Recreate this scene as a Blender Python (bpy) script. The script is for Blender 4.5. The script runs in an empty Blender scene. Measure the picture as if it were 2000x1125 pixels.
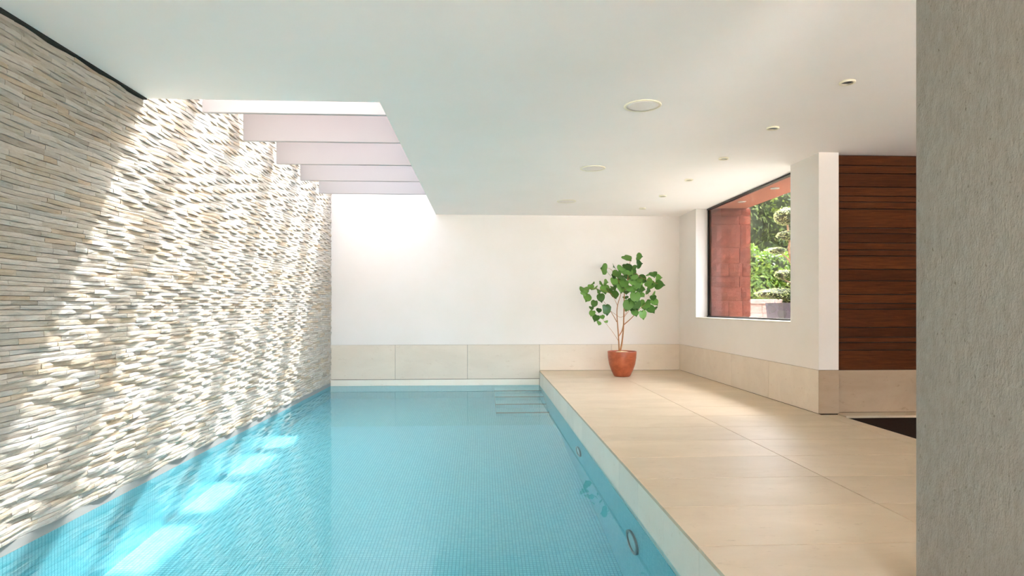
import bpy, bmesh, math, random
import numpy as np
from mathutils import Vector, Matrix, noise

C = bpy.context.scene.collection
SC = bpy.context.scene
PI = math.pi

# ------------------------------------------------------------------ camera
CAM_H = 1.02
cam_d = bpy.data.cameras.new('camera')
cam_d.sensor_width = 36.0
cam_d.lens = 36.0 * 1200 / 2000
cam_d.shift_y = 37.5 / 2000
cam_d.clip_start = 0.05
cam = bpy.data.objects.new('camera', cam_d)
C.objects.link(cam)
cam.location = (0, 0, CAM_H)
cam.rotation_euler = (PI / 2, 0, -math.atan(58 / 1200))
SC.camera = cam

# ------------------------------------------------------------------ light
SUN_DIR = Vector((-0.325, -0.58, -1.0))
world = bpy.data.worlds.new('world')
SC.world = world
world.use_nodes = True
nt = world.node_tree
nt.nodes.clear()
sky = nt.nodes.new('ShaderNodeTexSky')
sky.sky_type = 'NISHITA'
sky.sun_disc = False
sky.sun_elevation = math.radians(55)
sky.sun_rotation = math.atan2(0.36, 0.58)
sky.air_density = 1.0
sky.dust_density = 4.0
sky.ozone_density = 1.0
hs = nt.nodes.new('ShaderNodeHueSaturation')
hs.inputs['Saturation'].default_value = 0.5
bg = nt.nodes.new('ShaderNodeBackground')
bg.inputs['Strength'].default_value = 1.3
wo = nt.nodes.new('ShaderNodeOutputWorld')
nt.links.new(sky.outputs[0], hs.inputs['Color'])
nt.links.new(hs.outputs[0], bg.inputs[0])
nt.links.new(bg.outputs[0], wo.inputs[0])

sun_d = bpy.data.lights.new('sun', 'SUN')
sun_d.energy = 12.0
sun_d.angle = math.radians(1.6)
sun_d.color = (1.0, 0.98, 0.965)
sun_d.cycles.is_caustics_light = True
sun = bpy.data.objects.new('sun', sun_d)
C.objects.link(sun)
sun.rotation_euler = SUN_DIR.to_track_quat('-Z', 'Y').to_euler()
sun.location = (3, 6, 8)

SC.view_settings.view_transform = 'Standard'
SC.view_settings.look = 'None'
SC.view_settings.gamma = 1.0
SC.view_settings.use_curve_mapping = False
SC.view_settings.exposure = 2.87
SC.cycles.max_bounces = 14
SC.cycles.diffuse_bounces = 8
SC.cycles.glossy_bounces = 4
SC.cycles.transmission_bounces = 8
SC.cycles.transparent_max_bounces = 8
SC.cycles.caustics_reflective = False
SC.cycles.caustics_refractive = True
SC.cycles.sample_clamp_indirect = 6.0
SC.cycles.use_denoising = True
SC.cycles.denoiser = 'OPENIMAGEDENOISE'

# ------------------------------------------------------------------ helpers
def lin(c):
    c = c / 255.0
    return c / 12.92 if c <= 0.04045 else ((c + 0.055) / 1.055) ** 2.4

def rgb(r, g, b):
    return (lin(r), lin(g), lin(b), 1.0)

def tag(o, label=None, cat=None, group=None, kind=None):
    if label: o['label'] = label
    if cat: o['category'] = cat
    if group: o['group'] = group
    if kind: o['kind'] = kind
    return o

def link(name, me, mat=None, parent=None, loc=None):
    o = bpy.data.objects.new(name, me)
    C.objects.link(o)
    if mat is not None and me is not None and len(me.materials) == 0:
        me.materials.append(mat)
    if loc is not None: o.location = loc
    if parent is not None: o.parent = parent
    return o

def empty(name, loc=(0, 0, 0), rz=0):
    o = bpy.data.objects.new(name, None)
    C.objects.link(o)
    o.location = loc
    o.rotation_euler = (0, 0, rz)
    o.empty_display_size = 0.1
    return o

class MB:
    """collects quads and boxes into one mesh"""
    def __init__(s):
        s.v = []; s.f = []; s.c = []
    def box(s, x0, x1, y0, y1, z0, z1):
        n = len(s.v)
        s.v += [(x0, y0, z0), (x1, y0, z0), (x1, y1, z0), (x0, y1, z0),
                (x0, y0, z1), (x1, y0, z1), (x1, y1, z1), (x0, y1, z1)]
        s.f += [tuple(n + i for i in q) for q in
                ((0, 3, 2, 1), (4, 5, 6, 7), (0, 1, 5, 4), (1, 2, 6, 5), (2, 3, 7, 6), (3, 0, 4, 7))]
        return s
    def mesh(s, name):
        me = bpy.data.meshes.new(name)
        me.from_pydata(s.v, [], s.f)
        me.update()
        return me
    def build(s, name, mat, parent=None, loc=None):
        return link(name, s.mesh(name), mat, parent, loc)

def box(name, x0, x1, y0, y1, z0, z1, mat, parent=None, bevel=0.0):
    me = MB().box(x0, x1, y0, y1, z0, z1).mesh(name)
    if bevel > 0:
        bm = bmesh.new(); bm.from_mesh(me)
        bmesh.ops.bevel(bm, geom=bm.edges[:], offset=bevel, segments=1, affect='EDGES')
        bm.to_mesh(me); bm.free()
    return link(name, me, mat, parent)

def lathe(name, prof, mat, parent=None, loc=(0, 0, 0), n=40, smooth=True, cap=True):
    bm = bmesh.new()
    rings = []
    for r, z in prof:
        rings.append([bm.verts.new((r * math.cos(2 * PI * k / n), r * math.sin(2 * PI * k / n), z)) for k in range(n)])
    for a, b in zip(rings[:-1], rings[1:]):
        for k in range(n):
            bm.faces.new((a[k], a[(k + 1) % n], b[(k + 1) % n], b[k]))
    if cap:
        bm.faces.new(rings[0][::-1]); bm.faces.new(rings[-1])
    bmesh.ops.recalc_face_normals(bm, faces=bm.faces[:])
    me = bpy.data.meshes.new(name)
    bm.to_mesh(me); bm.free()
    if smooth:
        for p in me.polygons: p.use_smooth = True
    return link(name, me, mat, parent, loc)

def tube_bm(bm, pts, rads, n=8):
    pts = [Vector(p) for p in pts]
    prev = None
    for i, p in enumerate(pts):
        if i == 0: t = pts[1] - p
        elif i == len(pts) - 1: t = p - pts[i - 1]
        else: t = pts[i + 1] - pts[i - 1]
        t.normalize()
        u = t.cross(Vector((0.31, 0.95, 0.07))).normalized()
        w = t.cross(u).normalized()
        ring = [bm.verts.new(p + (u * math.cos(2 * PI * k / n) + w * math.sin(2 * PI * k / n)) * rads[i]) for k in range(n)]
        if prev:
            for k in range(n):
                bm.faces.new((prev[k], prev[(k + 1) % n], ring[(k + 1) % n], ring[k]))
        else:
            bm.faces.new(ring[::-1])
        prev = ring
    bm.faces.new(prev)

def spline(pts, m=5):
    """Catmull-Rom through the points"""
    P = [Vector(p) for p in pts]
    P = [P[0] * 2 - P[1]] + P + [P[-1] * 2 - P[-2]]
    out = []
    for i in range(1, len(P) - 2):
        for k in range(m):
            t = k / m
            a, b, c, d = P[i - 1], P[i], P[i + 1], P[i + 2]
            out.append(0.5 * ((2 * b) + (c - a) * t + (2 * a - 5 * b + 4 * c - d) * t * t + (3 * b - a - 3 * c + d) * t ** 3))
    out.append(P[-2])
    return out

# ------------------------------------------------------------------ materials
class M:
    """small node-material builder"""
    def __init__(s, name, rough=0.6, spec=0.3):
        s.m = bpy.data.materials.new(name)
        s.m.use_nodes = True
        s.t = s.m.node_tree
        s.b = s.t.nodes['Principled BSDF']
        s.b.inputs['Roughness'].default_value = rough
        s.b.inputs['Specular IOR Level'].default_value = spec
        s.tc = s.t.nodes.new('ShaderNodeTexCoord')
        s.co = s.tc.outputs['Object']
    def n(s, kind, **kw):
        nd = s.t.nodes.new(kind)
        for k, v in kw.items(): setattr(nd, k, v)
        return nd
    def l(s, a, b): s.t.links.new(a, b)
    def mapping(s, scale=(1, 1, 1), loc=(0, 0, 0), src=None):
        mp = s.n('ShaderNodeMapping')
        mp.inputs['Scale'].default_value = scale
        mp.inputs['Location'].default_value = loc
        s.l(src or s.co, mp.inputs['Vector'])
        return mp.outputs[0]
    def noise(s, scale=5, detail=4, rough=0.55, vec=None, dist=0.0):
        nd = s.n('ShaderNodeTexNoise')
        nd.inputs['Scale'].default_value = scale
        nd.inputs['Detail'].default_value = detail
        nd.inputs['Roughness'].default_value = rough
        nd.inputs['Distortion'].default_value = dist
        s.l(vec or s.co, nd.inputs['Vector'])
        return nd.outputs['Fac']
    def ramp(s, fac, stops):
        r = s.n('ShaderNodeValToRGB')
        e = r.color_ramp.elements
        e[0].position, e[0].color = stops[0]
        e[1].position, e[1].color = stops[-1]
        for p, c in stops[1:-1]:
            k = e.new(p); k.color = c
        s.l(fac, r.inputs[0])
        return r.outputs[0]
    def mix(s, a, b, fac, mode='MIX'):
        x = s.n('ShaderNodeMix', data_type='RGBA', blend_type=mode)
        for i, v in ((0, fac), (6, a), (7, b)):
            if hasattr(v, 'links'): s.l(v, x.inputs[i])
            else: x.inputs[i].default_value = v
        return x.outputs[2]
    def color(s, c):
        if hasattr(c, 'links'): s.l(c, s.b.inputs['Base Color'])
        else: s.b.inputs['Base Color'].default_value = c
        return s
    def bump(s, h, strength=0.3, dist=0.01):
        b = s.n('ShaderNodeBump')
        b.inputs['Strength'].default_value = strength
        b.inputs['Distance'].default_value = dist
        s.l(h, b.inputs['Height'])
        s.l(b.outputs[0], s.b.inputs['Normal'])
        return s

def plain(name, c, rough=0.5, metal=0.0, spec=0.4):
    m = M(name, rough, spec).color(c)
    m.b.inputs['Metallic'].default_value = metal
    return m.m

def mat_plaster(name, c, c2, grain=60, bump=0.12):
    m = M(name, 0.85, 0.15)
    m.color(m.ramp(m.noise(1.7, 3, 0.6), [(0.3, c), (0.7, c2)]))
    m.bump(m.noise(grain, 4, 0.6), bump, 0.003)
    return m.m

def mat_limestone(name, a, b, speck, rough=0.42):
    m = M(name, rough, 0.35)
    oi = m.n('ShaderNodeObjectInfo')
    add = m.n('ShaderNodeVectorMath', operation='ADD')
    sc = m.n('ShaderNodeVectorMath', operation='SCALE')
    cb = m.n('ShaderNodeCombineXYZ')
    m.l(oi.outputs['Random'], cb.inputs[0]); m.l(oi.outputs['Random'], cb.inputs[1])
    m.l(cb.outputs[0], sc.inputs[0]); sc.inputs['Scale'].default_value = 9.0
    m.l(m.co, add.inputs[0]); m.l(sc.outputs[0], add.inputs[1])
    v = m.mapping((0.7, 1.6, 1.6), src=add.outputs[0])
    base = m.ramp(m.noise(2.2, 6, 0.62, v, 0.6), [(0.3, a), (0.5, tuple((x + y) / 2 for x, y in zip(a, b))), (0.72, b)])
    sp = m.ramp(m.noise(14, 5, 0.75, v, 0.4), [(0.60, (0, 0, 0, 1)), (0.74, (1, 1, 1, 1))])
    col = m.mix(base, speck, sp)
    r2 = m.ramp(oi.outputs['Random'], [(0.0, (0.95, 0.95, 0.95, 1)), (1.0, (1.04, 1.03, 1.02, 1))])
    col = m.mix(col, r2, 1.0, 'MULTIPLY')
    m.color(col)
    m.bump(m.noise(35, 4, 0.6), 0.04, 0.003)
    return m.m

MAT = {}
MAT['ceiling'] = mat_plaster('white_ceiling_plaster', rgb(250, 244, 241), rgb(247, 242, 238), 40, 0.05)
MAT['wall'] = mat_plaster('cream_wall_plaster', rgb(240, 234, 230), rgb(237, 231, 225), 60, 0.05)
MAT['bounce_ground'] = mat_plaster('pale_bounce_ground', rgb(226, 221, 212), rgb(216, 211, 202), 8, 0.05)
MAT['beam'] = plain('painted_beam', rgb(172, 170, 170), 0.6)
MAT['tile'] = mat_limestone('beige_limestone', rgb(203, 184, 156), rgb(216, 198, 172), rgb(186, 165, 136))
MAT['coping'] = mat_limestone('pale_limestone', rgb(240, 234, 220), rgb(245, 240, 228), rgb(228, 220, 202))
MAT['skirt_shaded'] = mat_limestone('shaded_brown_limestone', rgb(170, 146, 120), rgb(186, 163, 138), rgb(148, 124, 98), 0.5)  # darker brown skirting, the shade around the alcove is put into its colour
MAT['skirt'] = mat_limestone('skirting_limestone', rgb(226, 213, 197), rgb(235, 223, 208), rgb(208, 191, 171), 0.5)
MAT['strip'] = plain('grey_waterline_stone', rgb(150, 150, 146), 0.7)
MAT['riser_shade'] = plain('riser_shade_teal_grey', rgb(78, 118, 124), 0.5)
MAT['grout'] = plain('grout', rgb(84, 68, 50), 0.9)
MAT['dark'] = plain('dark_gap', rgb(40, 42, 38), 0.8)
MAT['frame'] = plain('black_window_frame', rgb(28, 27, 27), 0.35)
MAT['alu'] = plain('grey_aluminium', rgb(205, 210, 222), 0.5, 0.0)
MAT['white'] = plain('white_plastic', rgb(228, 222, 205), 0.5)
MAT['cream'] = plain('cream_plastic', rgb(240, 234, 212), 0.5)
MAT['grille'] = plain('speaker_grille', rgb(236, 230, 224), 0.7)
MAT['steel'] = plain('brushed_steel', rgb(120, 128, 130), 0.35, 0.7)
MAT['lens'] = plain('pool_lens', rgb(215, 235, 235), 0.25)
MAT['soil'] = plain('white_pebbles', rgb(236, 214, 176), 0.8)

# fine rough render on the near wall
m = M('rough_grey_render', 0.9, 0.1)
v = m.mapping((1, 1, 0.45))
n1 = m.noise(150, 5, 0.7, v)
n2 = m.noise(38, 4, 0.6, v)
mx = m.n('ShaderNodeMath', operation='ADD'); m.l(n1, mx.inputs[0]); m.l(n2, mx.inputs[1])
pits = m.ramp(m.noise(90, 3, 0.5, m.mapping((1, 1, 0.6))), [(0.26, (0.62, 0.6, 0.56, 1)), (0.33, (1, 1, 1, 1))])
m.color(m.mix(m.ramp(n2, [(0.3, rgb(140, 136, 127)), (0.7, rgb(153, 149, 140))]), pits, 1.0, 'MULTIPLY'))
m.bump(mx.outputs[0], 0.75, 0.006)
MAT['render'] = m.m

# split-face quartzite; per piece tint in the colour attribute 'tint'
m = M('split_quartzite', 0.8, 0.2)
at = m.n('ShaderNodeAttribute', attribute_name='tint')
v = m.mapping((1, 0.5, 1.6))
vein = m.ramp(m.noise(7, 6, 0.7, v, 1.2), [(0.30, rgb(232, 222, 205)), (0.5, rgb(250, 247, 243)), (0.72, rgb(224, 217, 208))])
col = m.mix(at.outputs['Color'], vein, 1.0, 'MULTIPLY')
m.color(col)
chip = m.noise(55, 6, 0.72, m.mapping((1, 0.45, 1.0)), 0.8)
m.bump(chip, 0.55, 0.010)
MAT['stone'] = m.m

# mosaic of the basin, 25 mm pieces
m = M('blue_glass_mosaic', 0.25, 0.5)
geo = m.n('ShaderNodeNewGeometry')
def grid_axis(sock):
    a = m.n('ShaderNodeMath', operation='MULTIPLY'); a.inputs[1].default_value = 1 / 0.025; m.l(sock, a.inputs[0])
    fr = m.n('ShaderNodeMath', operation='FRACT'); m.l(a.outputs[0], fr.inputs[0])
    lt = m.n('ShaderNodeMath', operation='LESS_THAN'); lt.inputs[1].default_value = 0.14; m.l(fr.outputs[0], lt.inputs[0])
    return lt.outputs[0]
off = m.n('ShaderNodeVectorMath', operation='ADD'); off.inputs[1].default_value = (10.0071, 10.0053, 10.0067)
m.l(geo.outputs['Position'], off.inputs[0])
sp = m.n('ShaderNodeSeparateXYZ'); m.l(off.outputs[0], sp.inputs[0])
nr = m.n('ShaderNodeSeparateXYZ'); m.l(geo.outputs['True Normal'], nr.inputs[0])
tot = None
for ax in range(3):
    g = grid_axis(sp.outputs[ax])
    ab = m.n('ShaderNodeMath', operation='ABSOLUTE'); m.l(nr.outputs[ax], ab.inputs[0])
    lt = m.n('ShaderNodeMath', operation='LESS_THAN'); lt.inputs[1].default_value = 0.5; m.l(ab.outputs[0], lt.inputs[0])
    mu = m.n('ShaderNodeMath', operation='MULTIPLY'); m.l(g, mu.inputs[0]); m.l(lt.outputs[0], mu.inputs[1])
    if tot is None: tot = mu.outputs[0]
    else:
        mm = m.n('ShaderNodeMath', operation='MAXIMUM'); m.l(tot, mm.inputs[0]); m.l(mu.outputs[0], mm.inputs[1]); tot = mm.outputs[0]
sn = m.n('ShaderNodeVectorMath', operation='SNAP'); sn.inputs[1].default_value = (0.025, 0.025, 0.025)
m.l(off.outputs[0], sn.inputs[0])
wn = m.n('ShaderNodeTexWhiteNoise'); m.l(sn.outputs[0], wn.inputs['Vector'])
pc = m.ramp(wn.outputs['Value'], [(0.0, rgb(138, 220, 232)), (1.0, rgb(156, 230, 239))])
m.color(m.mix(pc, rgb(88, 176, 194), tot))
MAT['mosaic'] = m.m

# water surface
wm = bpy.data.materials.new('pool_water')
wm.use_nodes = True
t = wm.node_tree; t.nodes.clear()
gl = t.nodes.new('ShaderNodeBsdfGlass')
gl.inputs['IOR'].default_value = 1.333
gl.inputs['Roughness'].default_value = 0.0
gl.inputs['Color'].default_value = (0.87, 0.985, 0.995, 1)
out = t.nodes.new('ShaderNodeOutputMaterial')
t.links.new(gl.outputs[0], out.inputs[0])
MAT['water'] = wm

# thin window pane
wm = bpy.data.materials.new('window_glass')
wm.use_nodes = True
t = wm.node_tree; t.nodes.clear()
tr = t.nodes.new('ShaderNodeBsdfTransparent'); tr.inputs[0].default_value = (0.50, 0.51, 0.52, 1)
gs = t.nodes.new('ShaderNodeBsdfGlossy'); gs.inputs['Roughness'].default_value = 0.0
lw_ = t.nodes.new('ShaderNodeLayerWeight'); lw_.inputs[0].default_value = 0.5
pw_ = t.nodes.new('ShaderNodeMath'); pw_.operation = 'POWER'; pw_.inputs[1].default_value = 5.0
t.links.new(lw_.outputs['Facing'], pw_.inputs[0])
fr = t.nodes.new('ShaderNodeMath'); fr.operation = 'MULTIPLY_ADD'; fr.inputs[1].default_value = 0.9; fr.inputs[2].default_value = 0.03
t.links.new(pw_.outputs[0], fr.inputs[0])
mx = t.nodes.new('ShaderNodeMixShader')
out = t.nodes.new('ShaderNodeOutputMaterial')
t.links.new(fr.outputs[0], mx.inputs[0]); t.links.new(tr.outputs[0], mx.inputs[1]); t.links.new(gs.outputs[0], mx.inputs[2])
t.links.new(mx.outputs[0], out.inputs[0])
MAT['glass'] = wm

def mat_wood():
    m = M('cedar_board', 0.7, 0.15)
    oi = m.n('ShaderNodeObjectInfo')
    cb = m.n('ShaderNodeCombineXYZ'); m.l(oi.outputs['Random'], cb.inputs[1])
    sc = m.n('ShaderNodeVectorMath', operation='SCALE'); sc.inputs['Scale'].default_value = 30; m.l(cb.outputs[0], sc.inputs[0])
    add = m.n('ShaderNodeVectorMath', operation='ADD'); m.l(m.co, add.inputs[0]); m.l(sc.outputs[0], add.inputs[1])
    v = m.mapping((1.2, 6, 22), src=add.outputs[0])
    g = m.noise(3.0, 6, 0.65, v, 1.0)
    col = m.ramp(g, [(0.25, rgb(62, 30, 12)), (0.55, rgb(88, 47, 21)), (0.8, rgb(108, 60, 28))])
    col = m.mix(col, m.ramp(oi.outputs['Random'], [(0, (0.72, 0.70, 0.68, 1)), (1, (1.15, 1.12, 1.05, 1))]), 1.0, 'MULTIPLY')
    m.color(col)
    m.bump(g, 0.15, 0.003)
    return m.m
MAT['wood'] = mat_wood()

m = M('dark_coir', 0.95, 0.1)
m.color(m.ramp(m.noise(140, 4, 0.8), [(0.3, rgb(34, 22, 17)), (0.7, rgb(58, 40, 31))]))
m.bump(m.noise(260, 3, 0.7), 0.8, 0.006)
MAT['coir'] = m.m

def mat_sandstone(name, a, b, c):
    m = M(name, 0.85, 0.15)
    oi = m.n('ShaderNodeObjectInfo')
    g = m.noise(6, 6, 0.65, m.mapping((1, 1, 2)), 1.0)
    col = m.ramp(g, [(0.3, a), (0.5, b), (0.75, c)])
    col = m.mix(col, m.ramp(oi.outputs['Random'], [(0, (0.86, 0.85, 0.85, 1)), (1, (1.08, 1.06, 1.05, 1))]), 1.0, 'MULTIPLY')
    m.color(col)
    m.bump(m.noise(22, 5, 0.65, m.mapping((1, 1, 1.8)), 1.2), 0.6, 0.015)
    return m.m
MAT['sandstone'] = mat_sandstone('red_sandstone', rgb(116, 58, 42), rgb(136, 70, 52), rgb(158, 88, 66))
MAT['sky_blocker'] = mat_sandstone('sky_blocker_stone', rgb(128, 104, 96), rgb(142, 116, 108), rgb(156, 128, 118))  # surface of the block added above the room
MAT['palestone'] = mat_sandstone('pale_pink_stone', rgb(164, 132, 118), rgb(186, 154, 140), rgb(202, 174, 160))
MAT['mortar'] = plain('pink_mortar', rgb(196, 136, 112), 0.9)
MAT['soffit'] = mat_plaster('terracotta_soffit', rgb(190, 114, 86), rgb(184, 108, 80), 50, 0.05)

def mat_leaf(name, a, b, trans=0.35, rough=0.4):
    m = M(name, rough, 0.4)
    oi = m.n('ShaderNodeObjectInfo')
    geo = m.n('ShaderNodeNewGeometry')
    ad = m.n('ShaderNodeMath', operation='ADD')
    m.l(oi.outputs['Random'], ad.inputs[0]); m.l(geo.outputs['Random Per Island'], ad.inputs[1])
    fr = m.n('ShaderNodeMath', operation='FRACT'); m.l(ad.outputs[0], fr.inputs[0])
    col = m.ramp(fr.outputs[0], [(0, a), (1, b)])
    m.color(col)
    tl = m.n('ShaderNodeBsdfTranslucent'); m.l(col, tl.inputs[0])
    mxs = m.n('ShaderNodeMixShader'); mxs.inputs[0].default_value = trans
    outn = [x for x in m.t.nodes if x.type == 'OUTPUT_MATERIAL'][0]
    m.l(m.b.outputs[0], mxs.inputs[1]); m.l(tl.outputs[0], mxs.inputs[2]); m.l(mxs.outputs[0], outn.inputs[0])
    return m.m
MAT['leaf'] = mat_leaf('potted_leaf', rgb(52, 94, 34), rgb(124, 170, 80), 0.3, 0.38)
MAT['hedge'] = mat_leaf('bright_hedge_leaf', rgb(70, 100, 24), rgb(124, 150, 50), 0.35, 0.4)
MAT['tree'] = mat_leaf('dark_tree_leaf', rgb(58, 76, 22), rgb(128, 142, 52), 0.4, 0.45)
MAT['topiary'] = mat_leaf('clipped_box_leaf', rgb(134, 150, 78), rgb(198, 204, 140), 0.3, 0.45)
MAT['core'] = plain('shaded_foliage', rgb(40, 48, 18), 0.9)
MAT['trunk'] = plain('bark', rgb(150, 118, 88), 0.8)
MAT['darkbark'] = plain('dark_bark', rgb(86, 62, 44), 0.9)
MAT['stem'] = plain('plant_stem', rgb(172, 120, 76), 0.7)
MAT['planter'] = plain('dark_purple_planter', rgb(74, 58, 60), 0.5)
MAT['earth'] = plain('garden_earth', rgb(104, 104, 94), 0.95)

m = M('rust_terracotta', 0.38, 0.5)
m.color(m.ramp(m.noise(6, 6, 0.7, m.mapping((1, 1, 1.5)), 1.0), [(0.3, rgb(140, 70, 42)), (0.55, rgb(176, 92, 58)), (0.8, rgb(188, 106, 70))]))
m.bump(m.noise(30, 4, 0.6), 0.1, 0.004)
MAT['pot'] = m.m

# ------------------------------------------------------------------ key dimensions
XL, XE, XP, XR = -2.40, -0.74, 0.92, 3.21     # stone wall, skylight edge, pool edge, window wall
YB, YF = 9.87, -2.6                            # back wall, wall behind the camera
ZC, ZW = 2.50, -0.23                           # ceiling, water
YS = 4.48                                      # front edge of the skylight
DEPTH = 1.25
ZP = ZW - DEPTH
ZT = 3.30                                      # top of the roof
YPN = 0.9                                      # near end of the pool
YA = 5.72                                      # corner of window wall
GT = 0.42                                      # top of stone skirting
XFAR = 4.9

# ------------------------------------------------------------------ structure
S = lambda o: tag(o, kind='structure')
mb = MB()
mb.box(XL - 0.3, XFAR + 0.3, YF - 0.3, YS, ZC, ZT)          # in front of the skylight
mb.box(XE, XR + 0.18, YS, YB + 0.0, ZC, ZT)                 # right of the skylight
mb.box(XR + 0.18, XFAR + 0.3, YS, 6.26, ZC, ZT)
S(mb.build('ceiling', MAT['ceiling']))
# shadow gap where the ceiling meets the stone
S(box('trim_1', XL - 0.02, XL + 0.028, YF, YS - 0.01, ZC - 0.012, ZC - 0.001, MAT['dark']))

# back wall and its skirting
S(box('wall_back', XL - 0.3, XR + 0.6, YB + 0.02, YB + 0.3, -0.27, ZT, MAT['wall']))
wb = bpy.data.objects['wall_back']
box('plaster', XL, XR, YB, YB + 0.02, GT, ZT, MAT['wall'], wb)
bb = S(box('baseboard_back', XL, XR, YB + 0.012, YB + 0.02, -0.25, GT - 0.002, MAT['grout']))
xs = [XL, -1.386, -0.238, 0.923, 2.089, XR]
for i, (a, b) in enumerate(zip(xs[:-1], xs[1:])):
    z0 = -0.13 if b < 1 else 0.0
    box('stone_slab', a + 0.002, b - 0.002, YB - 0.004, YB + 0.012, z0 + 0.002, GT - 0.003, MAT['skirt'], bb, 0.0015)
S(box('trim_2', XL, XP - 0.002, YB - 0.012, YB + 0.01, -0.24, -0.135, MAT['coping'], None, 0.002))

# window wall with opening
W0, W1, SILL, XG = 6.26, 9.10, 0.87, 3.39
YC = 5.80
mb = MB()
mb.box(XR, 3.405, YA, W0, GT, ZC)
mb.box(3.405, XG + 0.25, YC + 0.25, W0, GT, ZC)
mb.box(XR, XG + 0.25, W1, YB, GT, ZC)
mb.box(XR, XG + 0.25, W0, W1, GT, SILL - 0.012)
wr = S(mb.build('wall_right', MAT['wall']))
S(box('baseboard_right', XR + 0.012, 3.403, YA + 0.012, YB, -0.05, GT - 0.002, MAT['grout']))
br = bpy.data.objects['baseboard_right']
ys = [YA, 6.745, 7.77, 8.79, YB - 0.005]
for i, (a, b) in enumerate(zip(ys[:-1], ys[1:])):
    box('stone_slab', XR - 0.004, XR + 0.012, a + (0.0 if i == 0 else 0.002), b - 0.002, 0.003, GT - 0.003, MAT['skirt'], br, 0.0015)
box('stone_slab', XR - 0.003, 3.405, YA - 0.004, YA + 0.012, 0.003, GT - 0.003, MAT['skirt_shaded'], br, 0.0015)

# window
win = S(empty('window_1', (XG, (W0 + W1) / 2, SILL)))
win['kind'] = 'structure'
def wbox(name, x0, x1, y0, y1, z0, z1, mat, bevel=0.0):
    o = box(name, x0, x1, y0, y1, z0, z1, mat, None, bevel)
    o.parent = win; o.matrix_parent_inverse = Matrix.Translation(win.location).inverted()
    return o
wbox('window_sill', XR - 0.012, XG + 0.001, W0, W1, SILL - 0.012, SILL, MAT['white'], 0.002)
mb = MB()
mb.box(XG - 0.012, XG + 0.05, W0, W1, SILL + 0.0005, SILL + 0.022)
mb.box(XG - 0.012, XG + 0.05, W0, W1, ZC - 0.022, ZC - 0.001)
mb.box(XG - 0.004, XG + 0.013, W1 - 0.03, W1 - 0.001, SILL + 0.0225, ZC - 0.0225)
mb.box(XG - 0.004, XG + 0.013, W0 + 0.001, W0 + 0.03, SILL + 0.0225, ZC - 0.0225)
fr_ = mb.build('window_frame', MAT['frame']); fr_.parent = win; fr_.matrix_parent_inverse = Matrix.Translation(win.location).inverted()
wbox('window_bead', XG + 0.024, XG + 0.046, W1 - 0.044, W1 - 0.002, SILL + 0.022, ZC - 0.022, MAT['alu'])
wbox('window_pane', XG + 0.0135, XG + 0.0215, W0 + 0.01, W1 - 0.004, SILL + 0.022, ZC - 0.022, MAT['glass'])

# end pier face and timber alcove
YC = 5.80
al = S(box('wall_alcove', 3.40, XFAR, YC + 0.02, YC + 0.25, -0.3, ZC, MAT['dark']))
k = 0.002652
ed = [42, 79, 108, 158, 191, 212, 238, 307, 328, 362, 388, 410, 459, 501, 551, 584, 605, 672, 708, 727, 755, 828]
rnd = random.Random(5)
for a, b in zip(ed[:-1], ed[1:]):
    z1 = 2.494 - (a - 42) * k; z0 = 2.494 - (b - 42) * k
    d = rnd.uniform(0, 0.008)
    box('timber_board', 3.406, XFAR - 0.001, YC - d, YC + 0.02, z0 + 0.004, z1 - 0.004, MAT['wood'], al, 0.0015)
S(box('baseboard_alcove', 3.406, XFAR, YC + 0.004, YC + 0.02, -0.3, GT - 0.006, MAT['grout']))
ba = bpy.data.objects['baseboard_alcove']
box('stone_slab', 3.407, 4.46, YC - 0.008, YC + 0.004, 0.002, GT - 0.012, MAT['skirt_shaded'], ba, 0.0015)
box('stone_slab', 4.464, XFAR, YC - 0.008, YC + 0.004, 0.002, GT - 0.012, MAT['skirt_shaded'], ba, 0.0015)
S(box('wall_far_right', XFAR, XFAR + 0.2, YF, YC + 0.25, -0.6, ZC, MAT['wall']))
mb = MB()  # openings in this unseen wall are added to let fill daylight in
mb.box(XL - 0.3, -0.2, YF - 0.2, YF, -0.3, ZC)
mb.box(1.45, 1.95, YF - 0.2, YF, -0.3, ZC)
mb.box(4.8, XFAR + 0.2, YF - 0.2, YF, -0.3, ZC)
mb.box(-0.2, 1.45, YF - 0.2, YF, 2.15, ZC)
mb.box(1.95, 2.7, YF - 0.2, YF, -0.3, ZC)
mb.box(2.7, 4.8, YF - 0.2, YF, 1.55, ZC)
S(mb.build('wall_behind', MAT['wall']))
# unseen block added above the room to keep sky light off the beams
S(box('wall_added_sky_blocker', XL - 1.5, XFAR + 0.3, 0.9, YS - 0.12, ZT + 0.002, 8.6, MAT['sky_blocker']))
S(box('ground_added_bounce', -9, 12, -16, YF - 0.201, -0.3, -0.02, MAT['bounce_ground']))  # unseen pale ground added to bounce sunlight in through the openings

# near rendered wall on the right
S(box('wall_near', 1.529, 1.85, YF, 2.1, -0.02, ZC, MAT['render'], None, 0.004))

# pit with the dark mat
PX0, PX1, PY0, PY1 = 3.36, XFAR, 2.9, 5.60
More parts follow.
